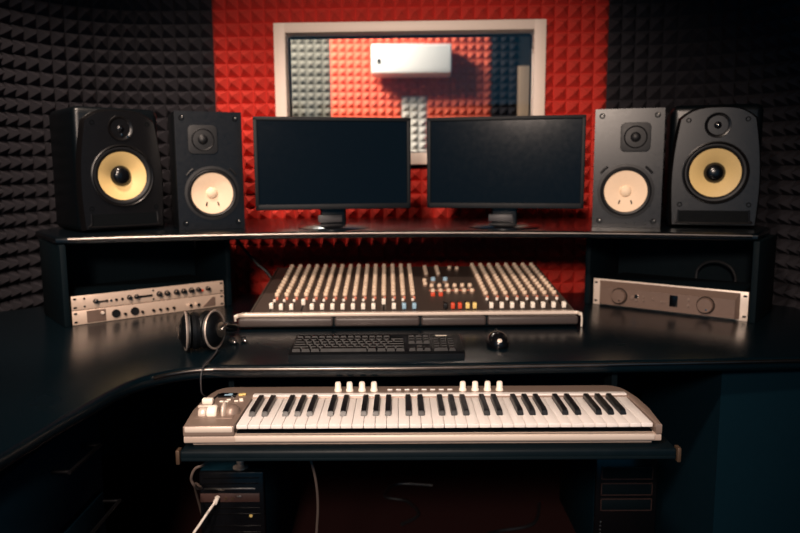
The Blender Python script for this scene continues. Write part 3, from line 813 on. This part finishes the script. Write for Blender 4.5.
# jack adapters left of the console
for i, (x, y, r) in enumerate(((-.452, 1.83, .3), (-.424, 1.845, .2))):
    lab = ['small chrome jack plug on the desk, nearer the headphones', 'small chrome jack plug on the desk, nearer the mixing console'][i]
    j = thing('jack_plug', lab, 'plug', (x, y, DZ), r, 'jack plugs by the headphones')
    mb = MB(); mb.lathe([(0, -.002), (.006, -.002), (.0068, 0), (.0068, .020), (.006, .022), (0, .022)], (0, 0, .0075), (.15, -1, .05), 18); mb.build('sleeve', 'rubber', j)
    mb = MB(); mb.lathe([(.0034, .022), (.0034, .036), (.0024, .038), (.0034, .041), (0, .045)], (0, 0, .0075), (.15, -1, .05), 14); mb.build('tip', 'chrome', j)

# ------------------------------------------------------------------ computer towers under the desk
tl = thing('computer_tower', 'black computer tower with a white plug in front, under the left of the tray', 'computer', (-.457, 1.80, 0), 0)
mb = MB(); mb.box((0, .22, .2025), (.176, .43, .405), .004); mb.build('case', 'lifted_black', tl)
mb = MB(); mb.box((0, -.004, .2025), (.174, .016, .403), .005); mb.build('front_bezel', 'gloss_black', tl)
for zz in (.388, .372, .302, .285, .250, .232):
    mb = MB(); mb.box((0, -.0125, zz), (.150, .002, .0025)); mb.build('seam', 'screw', tl)
mb = MB(); mb.box((-.005, -.0135, .357), (.138, .004, .005), .001); mb.build('trim_strip', 'steel', tl)
mb = MB(); mb.box((-.005, -.0125, .332), (.160, .004, .024), .001); mb.build('port_panel', 'io_brown', tl)
for x in (-.016, .002): 
    mb = MB(); mb.lathe([(0, .001), (.0022, .001), (.0022, .003), (.0042, .003), (.0042, 0)], (x, -.0145, .331), (0, -1, 0), 16); mb.build('audio_jack', 'brass', tl)
mb = MB(); mb.box((.020, -.0155, .336), (.013, .004, .005), .001); mb.build('port', 'steel', tl)
mb = MB(); mb.lathe([(0, .004), (.004, .003), (.005, 0)], (.050, -.012, .280), (0, -1, 0), 14); mb.build('indicator_lamp', 'yellow_cap', tl)
mb = MB(); mb.lathe([(.021, 0), (.021, .003), (.012, .006), (.0085, .009), (.011, .015), (.0105, .021), (.006, .025), (0, .026)], (.020, .016, .405), (0, 0, 1), 24); mb.build('top_knob', 'steel_soft', tl)

tr = thing('computer_tower', 'black computer tower with three drive bays under the right of the tray', 'computer', (.675, 2.0, 0), 0)
mb = MB(); mb.box((0, .22, .18), (.186, .43, .36), .004); mb.build('case', 'lifted_black', tr)
mb = MB(); mb.box((0, -.004, .18), (.184, .016, .358), .005); mb.build('front_bezel', 'gloss_black', tr)
for zz in (.306, .256, .207):
    mb = MB(); mb.box((0, -.013, zz), (.150, .005, .038), .001); b_ = mb.build('drive_bay', 'panel_black', tr)
    mb = MB()
    for s in (-1, 1):
        mb.box((0, -.0155, zz + s * .018), (.152, .002, .002)); mb.box((s * .0755, -.0155, zz), (.002, .002, .038))
    mb.build('bay_edge', 'io_brown', b_)
for k in range(5):
    mb = MB(); mb.box((-.074, -.0125, .150 - .012 * k), (.005, .003, .005), .001); mb.build('vent_hole', 'steel', tr)

# ------------------------------------------------------------------ loose cables
def cable(name, label, pts, r, m, group=None):
    b = MB(); b.tube(pts, r, 8); o = b.build(name, m); tag(o, label, 'cable', group); return o
uc = thing('usb_cable', 'white cable plugged into the front of the left computer tower', 'cable', (-.495, 1.785, .328))
mb = MB(); mb.box((0, -.012, .004), (.012, .024, .016), .003, rot=(.1, .35, 0)); mb.build('plug', 'cable_white', uc)
mb = MB(); mb.tube([(-.003, -.022, .0), (-.012, -.042, -.010), (-.030, -.06, -.035), (-.055, -.07, -.075), (-.07, -.075, -.14), (-.075, -.07, -.325)], .0036, 10); mb.build('cord', 'cable_white', uc)
cable('cable', 'thin grey cable looping from under the tray left of the tower', [(-.405, 1.50, .6205), (-.421, 1.50, .578), (-.443, 1.50, .552), (-.464, 1.50, .541), (-.475, 1.505, .515), (-.473, 1.53, .483), (-.50, 1.66, .42), (-.56, 1.80, .36), (-.57, 1.9, .20), (-.57, 1.95, .006)], .0032, 'cable_grey')
cable('cable', 'thin dark cable hanging under the middle of the tray', [(-.240, 1.56, .617), (-.222, 1.56, .57), (-.203, 1.56, .50), (-.198, 1.57, .42), (-.205, 1.58, .30), (-.20, 1.60, .10), (-.16, 1.7, .006), (-.05, 1.9, .006)], .0032, 'cable_grey')
cable('cable', 'black cable hanging from the shelf behind the left of the console', [(-.64, 2.645, .985), (-.61, 2.66, .93), (-.55, 2.65, .86), (-.49, 2.65, .79), (-.45, 2.66, .60), (-.44, 2.70, .3), (-.42, 2.72, .006)], .006, 'cable_black')
cable('cable', 'dark cable arching over the right-hand rack unit', [(.995, 2.325, .8405), (.998, 2.322, .872), (1.018, 2.306, .896), (1.048, 2.282, .902), (1.076, 2.259, .886), (1.088, 2.249, .860), (1.090, 2.247, .8405)], .0045, 'cable_black')
for i, (pts, lab) in enumerate((
    ([(.0, 2.25, .006), (.06, 2.32, .006), (.02, 2.42, .006), (-.06, 2.46, .006), (-.02, 2.56, .006), (.12, 2.55, .006)], 'black cable coiled on the floor under the middle of the desk'),
    ([(.30, 2.05, .006), (.27, 2.12, .03), (.32, 2.2, .006), (.45, 2.25, .006), (.5, 2.4, .006)], 'black cable on the floor left of the right tower'))):
    cable('cable', lab, pts, .006, 'cable_black')

# ------------------------------------------------------------------ light
def spot(name, loc, aim, energy, size, blend, color, radius=.12):
    l = bpy.data.lights.new(name, 'SPOT'); l.energy = energy; l.spot_size = radians(size); l.spot_blend = blend; l.color = color; l.shadow_soft_size = radius
    o = bpy.data.objects.new(name, l); COL.objects.link(o); o.location = loc
    o.rotation_euler = (Vector(aim) - Vector(loc)).to_track_quat('-Z', 'Y').to_euler(); return o
WARM = (1., .79, .65)
spot('ceiling_spot_key', (-.42, -1.1, 1.96), (-.02, 1.9, .76), 290, 48, .65, WARM, .18)
spot('ceiling_spot_top', (-.38, .25, 2.50), (-.16, 2.05, .90), 200, 74, .8, WARM, .08)
spot('ceiling_spot_left', (-.86, 1.72, 2.5), (-1.0, 2.46, 1.0), 85, 72, .6, WARM, .06)
l = bpy.data.lights.new('booth_ceiling_light', 'AREA'); l.energy = 150; l.size = .8; l.color = (1, .90, .80)
o = bpy.data.objects.new('booth_ceiling_light', l); COL.objects.link(o); o.location = (-1.0, 4.7, 2.85)

w = bpy.data.worlds.new('World'); SC.world = w; w.use_nodes = True
bg = w.node_tree.nodes['Background']; bg.inputs[0].default_value = (.08, .56, 1.0, 1); bg.inputs[1].default_value = .26

# ------------------------------------------------------------------ camera
cam = bpy.data.cameras.new('camera'); cam.sensor_width = 36; cam.lens = 31.5; cam.clip_end = 50
co = bpy.data.objects.new('camera', cam); COL.objects.link(co)
co.matrix_world = Matrix.Translation((0, 0, 1.204)) @ Matrix.Rotation(radians(90 - 7.8), 4, 'X') @ Matrix.Rotation(radians(-.3), 4, 'Z')
cam.dof.use_dof = True; cam.dof.focus_distance = 1.52; cam.dof.aperture_fstop = 3.0
SC.camera = co
vs = SC.view_settings; SC.display_settings.display_device = 'sRGB'
vs.view_transform = 'Standard'; vs.look = 'None'; vs.exposure = 0; vs.gamma = 1; vs.use_curve_mapping = False
SC.cycles.use_denoising = True
SC.cycles.max_bounces = 8
